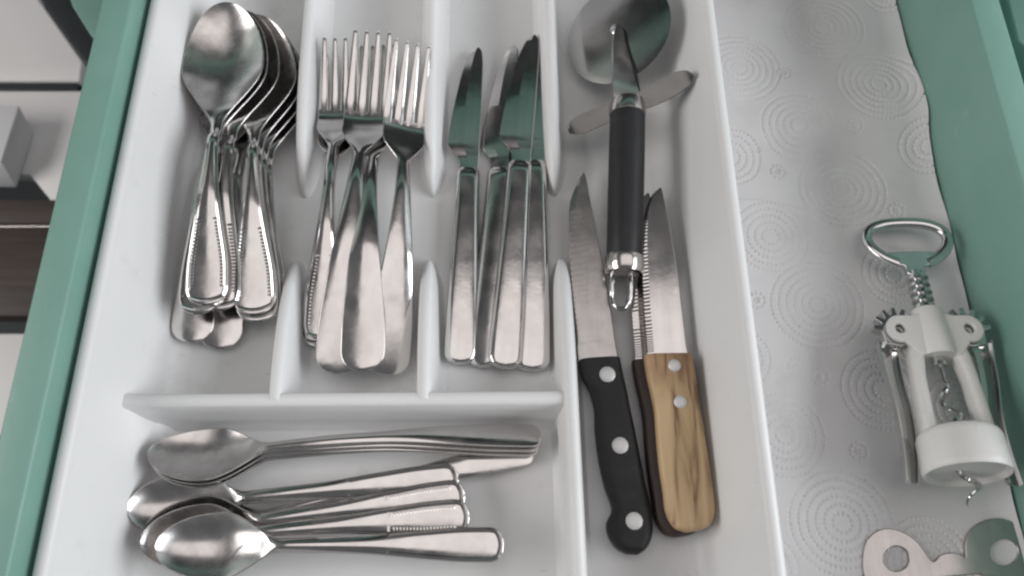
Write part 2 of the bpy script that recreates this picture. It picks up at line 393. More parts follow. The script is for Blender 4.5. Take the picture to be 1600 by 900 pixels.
class Spec: pass
def handle_width(L, we, wn, sn, slim=False):
    if slim: return curve1([(0, we), (0.10*L, we*0.97), (0.23*L, we*0.70), (0.36*L, we*0.44), (0.49*L, max(we*0.30, wn)), (sn, wn)])
    return curve1([(0, we), (0.10*L, we*0.985), (0.24*L, we*0.80), (0.42*L, we*0.50), (0.56*L, wn*1.1), (sn, wn)])
def bead_border(S, smax, zoff, r, nb):
    """raised rim line and a row of beads following the handle outline"""
    pts = []
    for i in range(46):
        s = S.re*0.32+(smax*1.9-S.re*0.32)*(1-i/45)
        pts.append((-1, s))
    line = []
    out = []
    for side in (-1, 1):
        p = []
        for i in range(34):
            s = S.re*0.42+(smax*2.1-S.re*0.42)*i/33
            w = S.w(s)*endround(s, S.re)
            p.append((side*(w-0.0015), s, S.z(s)+0.0004))
        out.append(tube(p, [0.0010]*33+[0.0003], 5))
    e = []
    for i in range(13):
        u = -1+2*i/12; s = S.re*(0.22+0.20*u*u)
        e.append((u*(S.w(S.re*.42)*endround(S.re*.42, S.re)-0.0015), s, S.z(s)+0.0004))
    out.append(tube(e, 0.0010, 5))
    for side in (-1, 1):
        for i in range(nb if nb > 5 else 0):
            s = S.re*0.9+(smax-S.re*0.9)*i/(nb-1); w = S.w(s)*endround(s, S.re)
            c = Vector((side*(w-0.0036), s, S.z(s)+0.00035)); v = []
            for kz, rr in ((0, r), (r*0.8, r*0.62)):
                v += [(c.x+rr*1.25*math.cos(a), c.y+rr*0.78*math.sin(a), c.z+kz) for a in [2*math.pi*q/6 for q in range(6)]]
            fc = [(j, (j+1) % 6, 6+(j+1) % 6, 6+j) for j in range(6)]+[tuple(range(6, 12))]
            out.append((v, fc))
        if nb < 5: continue
        # small knot that closes the bead row
        c = Vector((side*(S.w(smax+.003)-0.0029), smax+0.0025, S.z(smax)+0.0003))
        out.append(tube([c-Vector((0.0018, 0, 0)), c+Vector((0.0018, 0, 0))], 0.0011, 6))
    return join(*out)

def spoon_spec(L, bl, bw, we, wn, depth, beads, arch=0.014):
    S = Spec(); S.L = L; sb = L-bl; S.re = we*0.95
    S.w = handle_width(L, we, wn, sb, beads is True and L > 0.18)
    S.z = curve1([(0, 0.0035), (0.12*L, 0.0068), (0.34*L, arch), (0.50*L, arch+0.001), (sb-0.004, 0.0118), (sb+0.25*bl, 0.0098), (sb+0.55*bl, 0.0098), (sb+0.8*bl, 0.0114), (L, 0.0152)])
    crown = 0.0010
    rows = []
    for s in rows_s(0.00015, sb+0.0012, 52, True):
        t = s/sb; th = 0.0018+0.0010*t
        rows.append(section(0, S.z(s), S.w(s)*endround(s, S.re)+1e-5, crown*(0.6+0.7*t)*endround(s, S.re*1.4), 0, th, s, 0.5))
    S.parts = [('handle', mesh('spoon_handle', *loft(rows, False), M['steel'], True, 0), None)]
    rows = []
    for s in rows_s(sb, L-0.00005, 60, False, True):
        t = max((s-sb)/bl, 0); tm = 0.50; wn_ = S.w(sb)
        if t < tm:
            k = (0.5-0.5*math.cos(math.pi*t/tm))**0.86; w = wn_+(bw-wn_)*k; dk = (0.5-0.5*math.cos(math.pi*t/tm))**1.1
        else:
            x = min((t-tm)/(1-tm), 1); w = bw*math.sqrt(max(1-x**2.1, 0))+1e-5; k = 1; dk = (max(1-x*x, 0))**0.75
        rows.append(section(0, S.z(s), w, crown*1.3*(1-min(k*3, 1)), depth*dk, 0.0012+0.0016*(1-min(k*2, 1)), s, 0.5+0.35*min(k*2, 1), NA))
    S.parts.append(('bowl', mesh('spoon_bowl', *loft(rows, False), M['bowl'], True, 0), None))
    if beads:
        S.parts.append(('beaded_border', mesh('beaded_border', *bead_border(S, 0.23*L, 0, 0.0010, 19), M['steel'], True, 45), 'handle'))
    elif beads is None:
        pass
    else:
        S.parts.append(('raised_rim', mesh('raised_rim', *bead_border(S, 0.16*L, 0, 0.0001, 2), M['steel'], True, 45), 'handle'))
    return S

def fork_spec(L, we, wn, beads):
    S = Spec(); S.L = L; S.re = we*0.95
    sp, sr = L*0.605, L*0.755            # palm start, tine root
    S.w = handle_width(L, we, wn, sp, beads)
    zk = curve1([(0, 0.0035), (0.15*L, 0.0080), (0.36*L, 0.0135), (0.52*L, 0.0125), (sp, 0.0092), (0.69*L, 0.0048), (sr-0.002, 0.0028), (sr+0.004, 0.0032), (0.88*L, 0.0072), (L, 0.0125)])
    S.z = zk; PW = 0.0125
    rows = []
    for s in rows_s(0.00015, sp+0.001, 52, True):
        t = s/sp
        rows.append(section(0, zk(s), S.w(s)*endround(s, S.re)+1e-5, (0.0006+0.0008*t)*endround(s, S.re*1.4), 0, 0.0019+0.0009*t, s, 0.5))
    S.parts = [('handle', mesh('fork_handle', *loft(rows, False), M['steel'], True, 0), None)]
    rows = []
    for s in rows_s(sp, sr+0.0012, 30):
        t = min((s-sp)/(sr-sp), 1); k = min(t/0.62, 1); k = k*k*(3-2*k)
        w = S.w(sp)+(PW-S.w(sp))*k
        rows.append(section(0, zk(s), w, 0.0013*(1-k), 0.0012*k, 0.0026-0.0008*k, s, 0.6))
    S.parts.append(('palm', mesh('fork_palm', *loft(rows, False), M['steel'], True, 0), None))
    for j in range(4):
        xc_ = -PW+0.00235+j*(2*PW-0.0047)/3; rows = []
        for s in rows_s(sr-0.0015, L, 22, False, True):
            t = max((s-sr)/(L-sr), 0)
            hw = (0.00262-0.0013*t**1.3)*(1 if t < 0.96 else max(0.35, math.sqrt(max(1-((t-.96)/.04)**2, 0))))
            x = xc_*(1-0.03*t); q = 1-(xc_/PW)**2
            z = zk(s)-0.0012*max(q, 0)**0.9*(1-0.5*t); th = 0.0018-0.0004*t
            ring = [(x-hw, s, z-0.0004), (x-hw*0.72, s, z), (x+hw*0.72, s, z), (x+hw, s, z-0.0004), (x+hw, s, z-th+0.0004), (x+hw*0.7, s, z-th), (x-hw*0.7, s, z-th), (x-hw, s, z-th+0.0004)]
            rows.append(ring)
        S.parts.append(('tine', mesh('fork_tine', *loft(rows), M['steel'], True, 50), 'palm'))
    if beads:
        S.parts.append(('beaded_border', mesh('beaded_border', *bead_border(S, 0.23*L, 0, 0.0010, 19), M['steel'], True, 45), 'handle'))
    return S

def knife_spec(L):
    S = Spec(); S.L = L; sh = L*0.565; S.z = lambda s: 0.008 if s < sh else 0.0055
    rows = []
    wf = curve1([(0, 0.0090), (0.06*L, 0.0092), (0.25*L, 0.0084), (0.45*L, 0.0073), (sh, 0.0069)])
    tf = curve1([(0, 0.0033), (0.1*L, 0.0037), (0.4*L, 0.0040), (sh-0.004, 0.0040), (sh, 0.0034)])
    for s in rows_s(0.0001, sh, 40, True, True):
        w = wf(s)*endround(s, 0.006, 2.2)+1e-5; t = tf(s)*(0.55+0.45*endround(s, 0.005))
        rows.append([(w*math.copysign(abs(math.cos(a))**0.62, math.cos(a)), s, 0.0045+t*math.copysign(abs(math.sin(a))**0.85, math.sin(a))) for a in [2*math.pi*k/28 for k in range(28)]])
    S.parts = [('handle', mesh('knife_handle', *loft(rows), M['steel'], True, 50), None)]
    bl = L-sh
    spine = curve1([(0, 0.0058), (0.5*bl, 0.0066), (0.85*bl, 0.0066), (0.95*bl, 0.0060), (0.985*bl, 0.0048), (bl, 0.0034)])
    edge = curve1([(0, -0.0048), (0.06*bl, -0.0052), (0.10*bl, -0.0060), (0.22*bl, -0.0132), (0.34*bl, -0.0126), (0.55*bl, -0.0102), (0.78*bl, -0.0066), (0.90*bl, -0.0036), (0.96*bl, -0.0013), (0.99*bl, 0.0010), (bl, 0.0030)])
    rows = []
    for i, q in enumerate(rows_s(0, bl, 130)):
        ser = 0.00022*(i % 2) if 0.3*bl < q < 0.7*bl else 0
        xs, xe = spine(q), edge(q)+ser
        k = min(q/(0.12*bl), 1); th = 0.0032-0.0010*k
        xb = xs+(xe-xs)*(0.54+0.1*q/bl)
        te = th*(1-k)+0.00025*k; zb = 0.0047
        rows.append([(xs, q+sh-0.0005, zb+th*0.4), (xs-0.0004, q+sh-0.0005, zb+th*0.5), (xb, q+sh-0.0005, zb+th*0.5), (xe, q+sh-0.0005, zb+te*0.5), (xe, q+sh-0.0005, zb-te*0.5), (xb, q+sh-0.0005, zb-th*0.5), (xs-0.0004, q+sh-0.0005, zb-th*0.5), (xs, q+sh-0.0005, zb-th*0.4)])
    S.parts.append(('blade', mesh('knife_blade', *loft(rows), M['blade'], True, 8), None))
    # bolster ring where the blade enters the handle
    rows = []
    for s, k in ((sh-0.0034, 0.95), (sh-0.0020, 0.99), (sh+0.0004, 0.98), (sh+0.0022, 0.80)):
        rows.append([(0.0069*k*math.copysign(abs(math.cos(a))**0.62, math.cos(a)), s, 0.0045+0.0036*k*math.sin(a)) for a in [2*math.pi*j/20 for j in range(20)]])
    S.parts.append(('bolster', mesh('knife_bolster', *loft(rows), M['steel'], True, 40), 'handle'))
    S.z = curve1([(0, 0.0073), (L, 0.0053)])
    return S

def make(name, S, tip, zt, end, ze, roll, label, cat, group):
    A = P(end[0], end[1], ze); B = P(tip[0], tip[1], zt)
    la = Vector((0, 0, S.z(0))); lb = Vector((0, S.L, S.z(S.L))); ld = lb-la; d = B-A
    def frame(y):
        y = y.normalized(); x = y.cross(Vector((0, 0, 1))).normalized(); return Matrix((x, y, x.cross(y))).transposed()
    sc = d.length/ld.length
    rot = Matrix.Rotation(R(roll), 3, d.normalized()) @ frame(d) @ frame(ld).transposed()
    mw = Matrix.Translation(A) @ rot.to_4x4() @ Matrix.Scale(sc, 4) @ Matrix.Translation(-la)
    root = empty(name, mw=mw); tag(root, label, cat, group); got = {}
    for pn, me, par in S.parts:
        o = part(pn, me, got.get(par, root)); got.setdefault(pn, o)
        if pn in ('beaded_border', 'raised_rim'): o['kind'] = 'stuff'
    print('%s scale %.3f len %.3f' % (name, sc, d.length))
    return root

SP_BEAD = spoon_spec(0.197, 0.088, 0.0248, 0.0118, 0.0036, 0.0076, True)
SP_PLAIN = spoon_spec(0.197, 0.080, 0.0225, 0.0122, 0.0036, 0.0066, None)
TS_LONG = spoon_spec(0.188, 0.057, 0.0150, 0.0068, 0.0030, 0.0040, None, 0.012)
TS_RIM = spoon_spec(0.165, 0.058, 0.0158, 0.0082, 0.0032, 0.0055, False, 0.011)
TS_BEAD = spoon_spec(0.158, 0.057, 0.0158, 0.0085, 0.0032, 0.0055, True, 0.011)
FK_PLAIN = fork_spec(0.20, 0.0118, 0.0036, False)
FK_BEAD = fork_spec(0.195, 0.0108, 0.0034, True)
KN = knife_spec(0.213)

# tablespoons, heaped in the back left compartment
G = 'tablespoons stacked in the back left compartment'
sp = [
 (SP_PLAIN, (372, 70), .016, (297, 534), .0075, 0, 'plain steel tablespoon under the stack, its bare handle end showing furthest left'),
 (SP_PLAIN, (395, 70), .0145, (343, 544), .006, 0, 'plain steel tablespoon at the bottom of the stack, bare handle end poking out lowest'),
 (SP_BEAD, (424, 64), .021, (416, 497), .012, 3, 'beaded steel tablespoon lowest of the right-hand pile, bowl rim furthest right'),
 (SP_BEAD, (417, 48), .0235, (407, 499), .0145, 3, 'beaded steel tablespoon second from the bottom of the right-hand pile of handles'),
 (SP_BEAD, (406, 34), .026, (402, 502), .017, 2, 'beaded steel tablespoon second from the top of the right-hand pile of handles'),
 (SP_BEAD, (396, 22), .0285, (399, 491), .020, 2, 'beaded steel tablespoon on top of the right-hand pile of handles, bright streak down its handle'),
 (SP_BEAD, (378, 16), .031, (342, 484), .0215, 0, 'beaded steel tablespoon third from the top, its handle between the two piles'),
 (SP_BEAD, (362, 10), .0335, (309, 490), .0225, -3, 'beaded steel tablespoon lying directly under the topmost tablespoon'),
 (SP_BEAD, (351, 3), .036, (322, 476), .0265, 0, 'beaded steel tablespoon on top of the stack, whole bowl and handle in view'),
]
for S, tip, zt, end, ze, roll, lab in sp: make('tablespoon', S, tip, zt, end, ze, roll, lab, 'spoon', G)

G = 'forks stacked in the second compartment'
fk = [
 (FK_BEAD, (533, 84), .019, (496, 541), .005, 0, 'beaded steel fork beneath the other beaded fork, only its handle end showing'),
 (FK_BEAD, (531, 57), .0225, (503, 532), .009, 0, 'beaded handled steel fork on the left side of the fork pile'),
 (FK_PLAIN, (590, 69), .0225, (566, 578), .020, -4, 'plain steel fork whose handle lies on top of the pile, its head under two forks'),
 (FK_PLAIN, (582, 47), .031, (526, 583), .0135, 4, 'plain steel fork with its head on top in the middle of the pile'),
 (FK_PLAIN, (646, 65), .034, (605, 586), .012, 20, 'plain steel fork on the right side of the pile, tines fanned to the right'),
]
for S, tip, zt, end, ze, roll, lab in fk: make('fork', S, tip, zt, end, ze, roll, lab, 'fork', G)

G = 'table knives side by side in the third compartment'
kn = [
 (KN, (740, 73), .0065, (719, 567), .008, 4, 'steel table knife furthest left, lying apart with its whole blade in view'),
 (KN, (796, 70), .006, (752, 572), .0075, -14, 'narrow looking steel table knife turned on its side, second from left'),
 (KN, (838, 50), .0065, (832, 578), .008, 0, 'steel table knife furthest right, blade mostly under its neighbour'),
 (KN, (828, 53), .0105, (789, 574), .0115, 3, 'broad steel table knife lying on top, third from left'),
]
for S, tip, zt, end, ze, roll, lab in kn: make('table_knife', S, tip, zt, end, ze, roll, lab, 'knife', G)

G = 'small spoons in the front compartment'
ts = [
 (TS_LONG, (238, 716), .012, (842, 695), .007, 24, 'long plain teaspoon at the bottom of the tidy stack of three'),
 (TS_LONG, (235, 711), .0148, (843, 688), .0098, 24, 'long plain teaspoon in the middle of the tidy stack of three'),
 (TS_LONG, (231, 705), .0178, (846, 680), .0126, 24, 'long plain teaspoon on top of the tidy stack of three, dull grey bowl'),
 (TS_LONG, (224, 850), .010, (834, 703), .0045, 0, 'plain spoon whose flared handle end slants out beneath the tidy stack'),
 (TS_RIM, (198, 794), .016, (716, 748), .010, -6, 'plain teaspoon with the leftmost bowl of the loose pile'),
 (TS_BEAD, (222, 836), .018, (726, 774), .0115, -6, 'beaded teaspoon in the middle of the loose pile'),
 (TS_BEAD, (218, 846), .0205, (733, 806), .0135, -3, 'beaded teaspoon lying just under the topmost spoon of the loose pile'),
 (TS_RIM, (242, 853), .025, (787, 851), .0155, 0, 'teaspoon with a rimmed handle on top of the loose pile, bright bowl'),
]
for S, tip, zt, end, ze, roll, lab in ts: make('teaspoon', S, tip, zt, end, ze, roll, lab, 'spoon', G)

# ------------------------------------------------------------------ steak knives
def px_loft(rows, zmid, thick, expo=0.7, n=20, flat=None):
    """rows of left/right photo points -> rounded bar; z of the middle plane and full thickness per row or constant"""
    rings = []
    for i, r in enumerate(rows):
        zm = zmid[i] if isinstance(zmid, (list, tuple)) else zmid
        th = thick[i] if isinstance(thick, (list, tuple)) else thick
        A = P(r[0], r[1], zm); B = P(r[2], r[3], zm); c = (A+B)/2; h = (B-A)/2
        rings.append([c+h*math.copysign(abs(math.cos(a))**expo, math.cos(a))+Vector((0, 0, th/2*math.copysign(abs(math.sin(a))**expo, math.sin(a)))) for a in [2*math.pi*k/n for k in range(n)]])
    return loft(rings)
def densify(rows, n=5):
    return [tuple(q) for q in smooth_pts([Vector(r) for r in [(*x,) for x in rows]], n, False)] if len(rows[0]) <= 4 else rows
def px_blade(rows, z, th=0.0016, serr=(0.2, 0.9), n=10, bev=0.3, amp=0.00045):
    """rows: (edge x, edge y, spine x, spine y) from tip to heel"""
    rr = densify(rows, n); rings = []
    for i, r in enumerate(rr):
        t = i/(len(rr)-1); A = P(r[0], r[1], z); B = P(r[2], r[3], z); d = B-A
        if serr[0] < t < serr[1] and d.length > 1e-4: A = A+d.normalized()*(amp*(i % 2))
        C = A+(B-A)*bev; e = Vector((0, 0, 0.0001)); h = Vector((0, 0, th/2))
        rings.append([A+e, C+h, B+h*0.8-(B-C)*0.03+h*.2, B+h*0.6, B-h*0.6, B-h-(B-C)*0.03, C-h, A-e])
    return loft(rings)
def rel_mesh(name, vf, m, o, sharp=45, frame=None):
    v, f = vf; v = [Vector(p)-Vector(o.location) for p in v]; return mesh(name, v, f, m, True, sharp)
def rivet(root, x, y, z, r, parent=None):
    c = P(x, y, z)-Vector(root.location); rings = []
    for rr, dz in ((r, -0.002), (r, 0.0002), (r*0.85, 0.0006), (r*0.4, 0.0008)):
        rings.append([(c.x+rr*math.cos(a), c.y+rr*math.sin(a), c.z+dz) for a in [2*math.pi*k/20 for k in range(20)]])
    part('rivet', mesh('rivet', *loft(rings), M['rivet'], True, 40), parent or root)

G = 'steak knives in the right compartment'
k1 = empty('steak_knife', P(955, 600, 0)); tag(k1, 'steak knife with black riveted handle and serrated blade', 'knife', G)
zb = 0.009
part('blade', rel_mesh('blade', px_blade([(911, 270, 913, 271), (901, 288, 917, 284), (890, 320, 922, 312), (888, 365, 930, 350), (891, 420, 939, 400), (896, 470, 948, 450), (902, 520, 957, 505), (903, 545, 962, 540), (905, 572, 968, 570)], zb, 0.0018, (0.3, 0.83), 12), M['blade_dull'], k1, 12), k1)
hr = [(904, 565, 968, 561), (905, 573, 970, 572), (910, 592, 974, 592), (921, 612, 979, 614), (928, 640, 984, 640), (929, 670, 990, 668), (932, 700, 996, 698), (937, 730, 1002, 728), (944, 760, 1007, 756), (953, 785, 1013, 780), (955, 800, 1017, 803), (947, 818, 1019, 822), (950, 838, 1017, 842), (962, 856, 1008, 858), (978, 866, 996, 867)]
zs = [zb+0.001]*len(hr)
h1 = part('handle', rel_mesh('handle', px_loft(densify(hr, 4), zb, [0.013]*(4*(len(hr)-1)-3)+[0.012, 0.010, 0.008, 0.005], 0.55, 24), M['black'], k1, 50), k1)
for x, y in ((949, 585), (969, 696), (991, 814)): rivet(k1, x, y, zb+0.0064, 0.0040, h1)

def wood_knife(name, off, z, label, dark):
    dx, dy = off
    root = empty(name, P(1040+dx, 640+dy, 0)); tag(root, label, 'knife', G)
    rows = [(1030, 294, 1033, 295), (1018, 306, 1036, 305), (1008, 330, 1040, 325), (1004, 360, 1046, 352), (1003, 400, 1053, 392), (1004, 440, 1059, 432), (1006, 480, 1064, 474), (1009, 520, 1069, 515), (1011, 545, 1072, 540), (1012, 562, 1076, 560)]
    rows = [(a+dx, b+dy, c+dx, d+dy) for a, b, c, d in rows]
    part('blade', rel_mesh('blade', px_blade(rows, z, 0.0016, (0.28, 0.92), 14, 0.16), M['blade'], root, 10), root)
    hr = [(1006, 557, 1080, 556), (1007, 566, 1082, 566), (1011, 590, 1086, 590), (1018, 620, 1090, 620), (1023, 650, 1095, 650), (1026, 690, 1101, 690), (1030, 730, 1107, 726), (1036, 770, 1112, 764), (1039, 795, 1115, 790), (1045, 812, 1114, 806), (1056, 826, 1107, 822), (1072, 832, 1094, 829)]
    hr = [(a+dx, b+dy, c+dx, d+dy) for a, b, c, d in hr]
    n = 4*(len(hr)-1)+1
    hm = part('handle', rel_mesh('handle', px_loft(densify(hr, 4), z, [0.0115]*(n-4)+[0.0105, 0.009, 0.007, 0.004], 0.5, 24), M['wood_dark' if dark else 'wood'], root, 50), root)
    for x, y in ((1054, 571), (1063, 628)): rivet(root, x+dx, y+dy, z+0.0058, 0.0031, hm)
wood_knife('steak_knife', (-19, 8), 0.0075, 'steak knife with dark brown wooden handle half hidden under the pale handled one', True)
wood_knife('steak_knife', (0, 0), 0.0185, 'steak knife with pale worn wooden handle and two rivets', False)

# ------------------------------------------------------------------ pizza cutter
pc = empty('pizza_cutter', P(975, 290, 0)); tag(pc, 'pizza cutter with black handle, round steel wheel and finger guard', 'pizza cutter')
PO = Vector(pc.location)
def pmesh(name, vf, m, sharp=45): return rel_mesh(name, vf, m, pc, sharp)
a0 = P(981, 160, 0.030); a1 = P(975, 440, 0.0175); ax = (a1-a0).normalized()
def along(y, z): return P(981-(y-160)*0.022, y, z)
def zt_(y): return 0.030-(y-160)*0.0125/280
def cyl_px(ys, rs, n=28): return tube([along(y, zt_(y)) for y in ys], rs, n)
hd = part('handle', pmesh('handle', cyl_px([172, 176, 182, 240, 300, 360, 398, 404], [0.0088, 0.0095, 0.0097, 0.0098, 0.0097, 0.0096, 0.0095, 0.009]), M['black']), pc)
part('ferrule', pmesh('ferrule', cyl_px([156, 158, 163, 174, 179, 180], [0.0070, 0.0089, 0.0096, 0.0101, 0.0101, 0.0096]), M['steel_satin']), pc)
cp = part('end_cap', pmesh('end_cap', cyl_px([400, 401, 404, 422, 427, 429], [0.0094, 0.0101, 0.0104, 0.0104, 0.0097, 0.0080]), M['steel_satin']), pc)
zl = 0.016
lp = smooth_pts([P(957, 424, zl), P(956, 450, zl), P(957, 468, zl-.001), P(963, 480, zl-.001), P(971, 483, zl-.001), P(979, 479, zl-.001), P(984, 466, zl-.001), P(986, 448, zl), P(986, 424, zl)], 4, False)
part('hanging_loop', pmesh('hanging_loop', tube(lp, 0.0013, 8), M['chrome']), cp)
# wheel
wc = P(965, 50, 0.0235); rings = []
nrm = Matrix.Rotation(R(-30), 3, 'Y') @ Matrix.Rotation(R(6), 3, 'X') @ Vector((0, 0, 1))
uu = nrm.cross(Vector((0, 1, 0))).normalized(); vv = nrm.cross(uu)
for r_, h_ in ((0.0004, 0.0006), (0.0275, 0.0006), (0.0325, 0.00008), (0.0325, -0.00008), (0.0275, -0.0006), (0.0004, -0.0006)):
    rings.append([wc+(uu*math.cos(a)+vv*math.sin(a))*r_+nrm*h_ for a in [2*math.pi*k/72 for k in range(72)]])
wh = part('wheel', pmesh('wheel', loft(rings), M['wheel'], 8), pc)
part('axle', pmesh('axle', tube([wc-nrm*0.003, wc+nrm*0.0038, wc+nrm*0.0042], [0.0030, 0.0030, 0.002], 16), M['steel']), wh)
# bracket: a folded steel arm from the ferrule to the axle
def strip(rows, th):
    """rows of (left point, right point) in space -> thin folded plate"""
    rings = []
    for i, (a, b) in enumerate(rows):
        a2, b2 = rows[min(i+1, len(rows)-1)]; a1_, b1_ = rows[max(i-1, 0)]
        t = (a2+b2-a1_-b1_); n_ = (b-a).cross(t).normalized()*th/2
        rings.append([a+n_, a.lerp(b, .5)+n_, b+n_, b-n_, a.lerp(b, .5)-n_, a-n_])
    return loft(rings)
hub = wc+nrm*0.0028
bz = 0.034
br = [(P(959, 158, .032), P(1000, 150, .030)), (P(957, 140, .034), P(993, 130, .031)), (P(957, 115, .035), P(987, 108, .029)), (P(957, 90, .034), P(981, 85, .028)), (P(957, 68, .032), P(975, 65, .028)), (P(959, 52, .030), P(973, 48, .0285)), (P(962, 42, .0295), P(971, 41, .0285))]
part('bracket', pmesh('bracket', strip(br, 0.0016), M['steel_satin'], 30), pc)
br2 = [(P(1001, 151, .0302), P(998, 147, .014)), (P(994, 128, .0312), P(996, 126, .018)), (P(988, 106, .0292), P(994, 112, .020)), (P(981, 83, .0282), P(986, 95, .0225)), (P(974, 60, .0282), P(977, 66, .024)), (P(971, 42, .0286), P(972, 44, .026))]
part('bracket_flange', pmesh('bracket_flange', strip(br2, 0.0014), M['black'], 30), pc)  # dark side of the steel bracket, its shade put into a black colour
# finger guard: bent plate crossing the handle
gz = lambda x: 0.018+(x-885)/200*0.020
gr = [(886, 199, 889, 206), (893, 188, 900, 208), (905, 180, 914, 206), (925, 172, 932, 198), (945, 164, 952, 189), (962, 157, 972, 178), (985, 149, 995, 171), (1005, 141, 1015, 166), (1025, 129, 1035, 158), (1045, 117, 1055, 147), (1062, 111, 1070, 137), (1075, 111, 1080, 129), (1083, 116, 1084, 122)]
gd = densify(gr, 3)
part('finger_guard', pmesh('finger_guard', strip([(P(r[0], r[1], gz(r[0])+0.0032), P(r[2], r[3]+2, gz(r[2])-0.0004)) for r in gd], 0.0012), M['guard'], 40), pc)

# ------------------------------------------------------------------ winged corkscrew (local +Y from bell to ring handle, +Z up)
zl0 = BOT+0.0015
A = P(1512, 742, 0.031); B = P(1409, 343, 0.006)
y_ = (B-A).normalized(); x_ = y_.cross(Vector((0, 0, 1))).normalized(); 
rot = Matrix((x_, y_, x_.cross(y_))).transposed(); rot = Matrix.Rotation(R(-6), 3, y_) @ rot
cs = empty('corkscrew', mw=Matrix.Translation(A) @ rot.to_4x4() @ Matrix.Diagonal((0.87, 1, 0.87, 1)))
tag(cs, 'winged corkscrew with ivory plastic body and chrome levers lying on the paper liner', 'corkscrew')
LC = (B-A).length; print('corkscrew length', LC); kk = LC/0.147
def cm(name, vf, m, par=None, sharp=45): return part(name, mesh(name, [Vector(p)*kk for p in vf[0]], vf[1], m, True, sharp), par or cs)
def lathe(prof_, n=40, cap=True):
    return loft([[(r*math.cos(2*math.pi*k/n), y, r*math.sin(2*math.pi*k/n)) for k in range(n)] for y, r in prof_], cap)
# bell: open ring with wall thickness and recessed ceiling
cm('bell', lathe([(0.0205, 0.0), (0.0205, 0.012), (0.0205, 0.0185), (0.0190, 0.0208), (0.0165, 0.0217), (0.003, 0.0222), (0.0006, 0.0220), (0.0, 0.0213), (0.0004, 0.0203), (0.0022, 0.0196), (0.0026, 0.0186), (0.0026, 0.0)], 56), M['ivory'], None, 50)
# body: hub cylinder, two ears, two arms
hubv = lathe([(0.0600, 0.0070), (0.0600, 0.0100), (0.0612, 0.0106), (0.084, 0.0096), (0.0868, 0.0090), (0.0880, 0.0070), (0.0880, 0.0035)], 32)
def bar(pts, ws, hs, n=14):
    rings = []
    for p, w, h in zip(pts, ws, hs):
        p = Vector(p); rings.append([(p.x+w*math.copysign(abs(math.cos(a))**.6, math.cos(a)), p.y, p.z+h*math.copysign(abs(math.sin(a))**.6, math.sin(a))) for a in [2*math.pi*k/n for k in range(n)]])
    return loft(rings)
arms = []
for s in (-1, 1):
    arms.append(bar([(s*0.0150, 0.014, 0), (s*0.0148, 0.030, 0), (s*0.0140, 0.048, 0), (s*0.0125, 0.060, 0), (s*0.0095, 0.070, 0), (s*0.006, 0.076, 0)], [0.0038, 0.0036, 0.0036, 0.0042, 0.0048, 0.004], [0.0072, 0.0068, 0.0064, 0.0064, 0.0062, 0.005]))
cm('body', join(hubv, *arms), M['ivory'])
def xyplate(name, outline, holes, th, m, par, z, bev=0.0006):
    o = part(name, plate(name, [(a*kk, b*kk) for a, b in outline], [[(a*kk, b*kk) for a, b in h] for h in holes], th*kk, m, bev, 2), par); o.location = (0, 0, z*kk); return o
for s in (-1, 1):
    ex, ey = s*0.0192, 0.0745
    ear = [(s*0.004, 0.083), (s*0.012, 0.0812)]
    for k in range(13):
        a = R(95-k*16.5); ear.append((ex+s*0.0068*math.cos(a), ey+0.0068*math.sin(a)))
    ear += [(s*0.0150, 0.0650), (s*0.0105, 0.0600), (s*0.004, 0.0620)]
    for z in (0.0052, -0.0052):
        e_ = xyplate('ear', ear, [circ(ex, ey, 0.0037, 20)], 0.0030, M['ivory'], cs, z, 0.0009)
    cm('rivet', [([Vector((ex+r_*math.cos(2*math.pi*k/18), ey+r_*math.sin(2*math.pi*k/18), z)) for z, r_ in ((-0.0065, 0.0032), (0.0050, 0.0032), (0.0058, 0.0026), (0.0054, 0.001)) for k in range(18)]), loft([[(0, 0, 0)]*18]*4)[1]], M['chrome'], e_)
    # lever: toothed sector round the pivot and a long channelled arm beside the body
    gear = []
    for k in range(8):
        a0_ = R(10+k*26)
        for da, r_ in ((-8, 0.0092), (-3.0, 0.0134), (3.0, 0.0134), (8, 0.0092)):
            a = a0_+R(da); gear.append((ex+s*r_*math.cos(a), ey+r_*math.sin(a)))
    gear += [(ex-s*0.006, ey-0.006), (ex+s*0.001, ey-0.0085), (ex+s*0.008, ey-0.007)]
    lv = xyplate('lever', gear, [], 0.0062, M['chrome'], cs, 0, 0.0004)
    # channelled arm of the lever: web and two upturned lips
    ctr = [(s*0.0250, 0.070), (s*0.0255, 0.060), (s*0.0250, 0.048), (s*0.0235, 0.035), (s*0.0235, 0.022), (s*0.0245, 0.010), (s*0.0262, -0.002)]
    ctr = smooth_pts([Vector((*c, 0)) for c in ctr], 4, False); rows = []
    for i, c in enumerate(ctr):
        t = i/(len(ctr)-1); w = 0.0066*(1-0.45*t); z = -0.002-0.007*t
        o_, i_ = c.x+s*w, c.x-s*w*0.8
        tl = 0.46*min(1, (i+1)/5); zz = lambda x: -(x-c.x)*tl
        rows.append([(px, py, pz+zz(px)) for px, py, pz in [(o_, c.y, z+0.0042), (o_+s*0.0008, c.y, z+0.0042), (o_+s*0.0010, c.y, z-0.0012), (i_-s*0.0010, c.y, z-0.0012), (i_-s*0.0008, c.y, z+0.0030), (i_, c.y, z+0.0030), (i_, c.y, z), (o_, c.y, z)]])
    cm('lever_arm', loft(rows), M['chrome'], lv, 30)
# rack shaft with turned grooves
pr = [(0.086, 0.0040)]
for k in range(5):
    y = 0.0875+k*0.0044
    pr += [(y, 0.0034), (y+0.0010, 0.0062), (y+0.0026, 0.0062), (y+0.0036, 0.0034)]
pr += [(0.111, 0.0034), (0.112, 0.0034)]
cm('rack_shaft', lathe(pr, 24), M['chrome'])
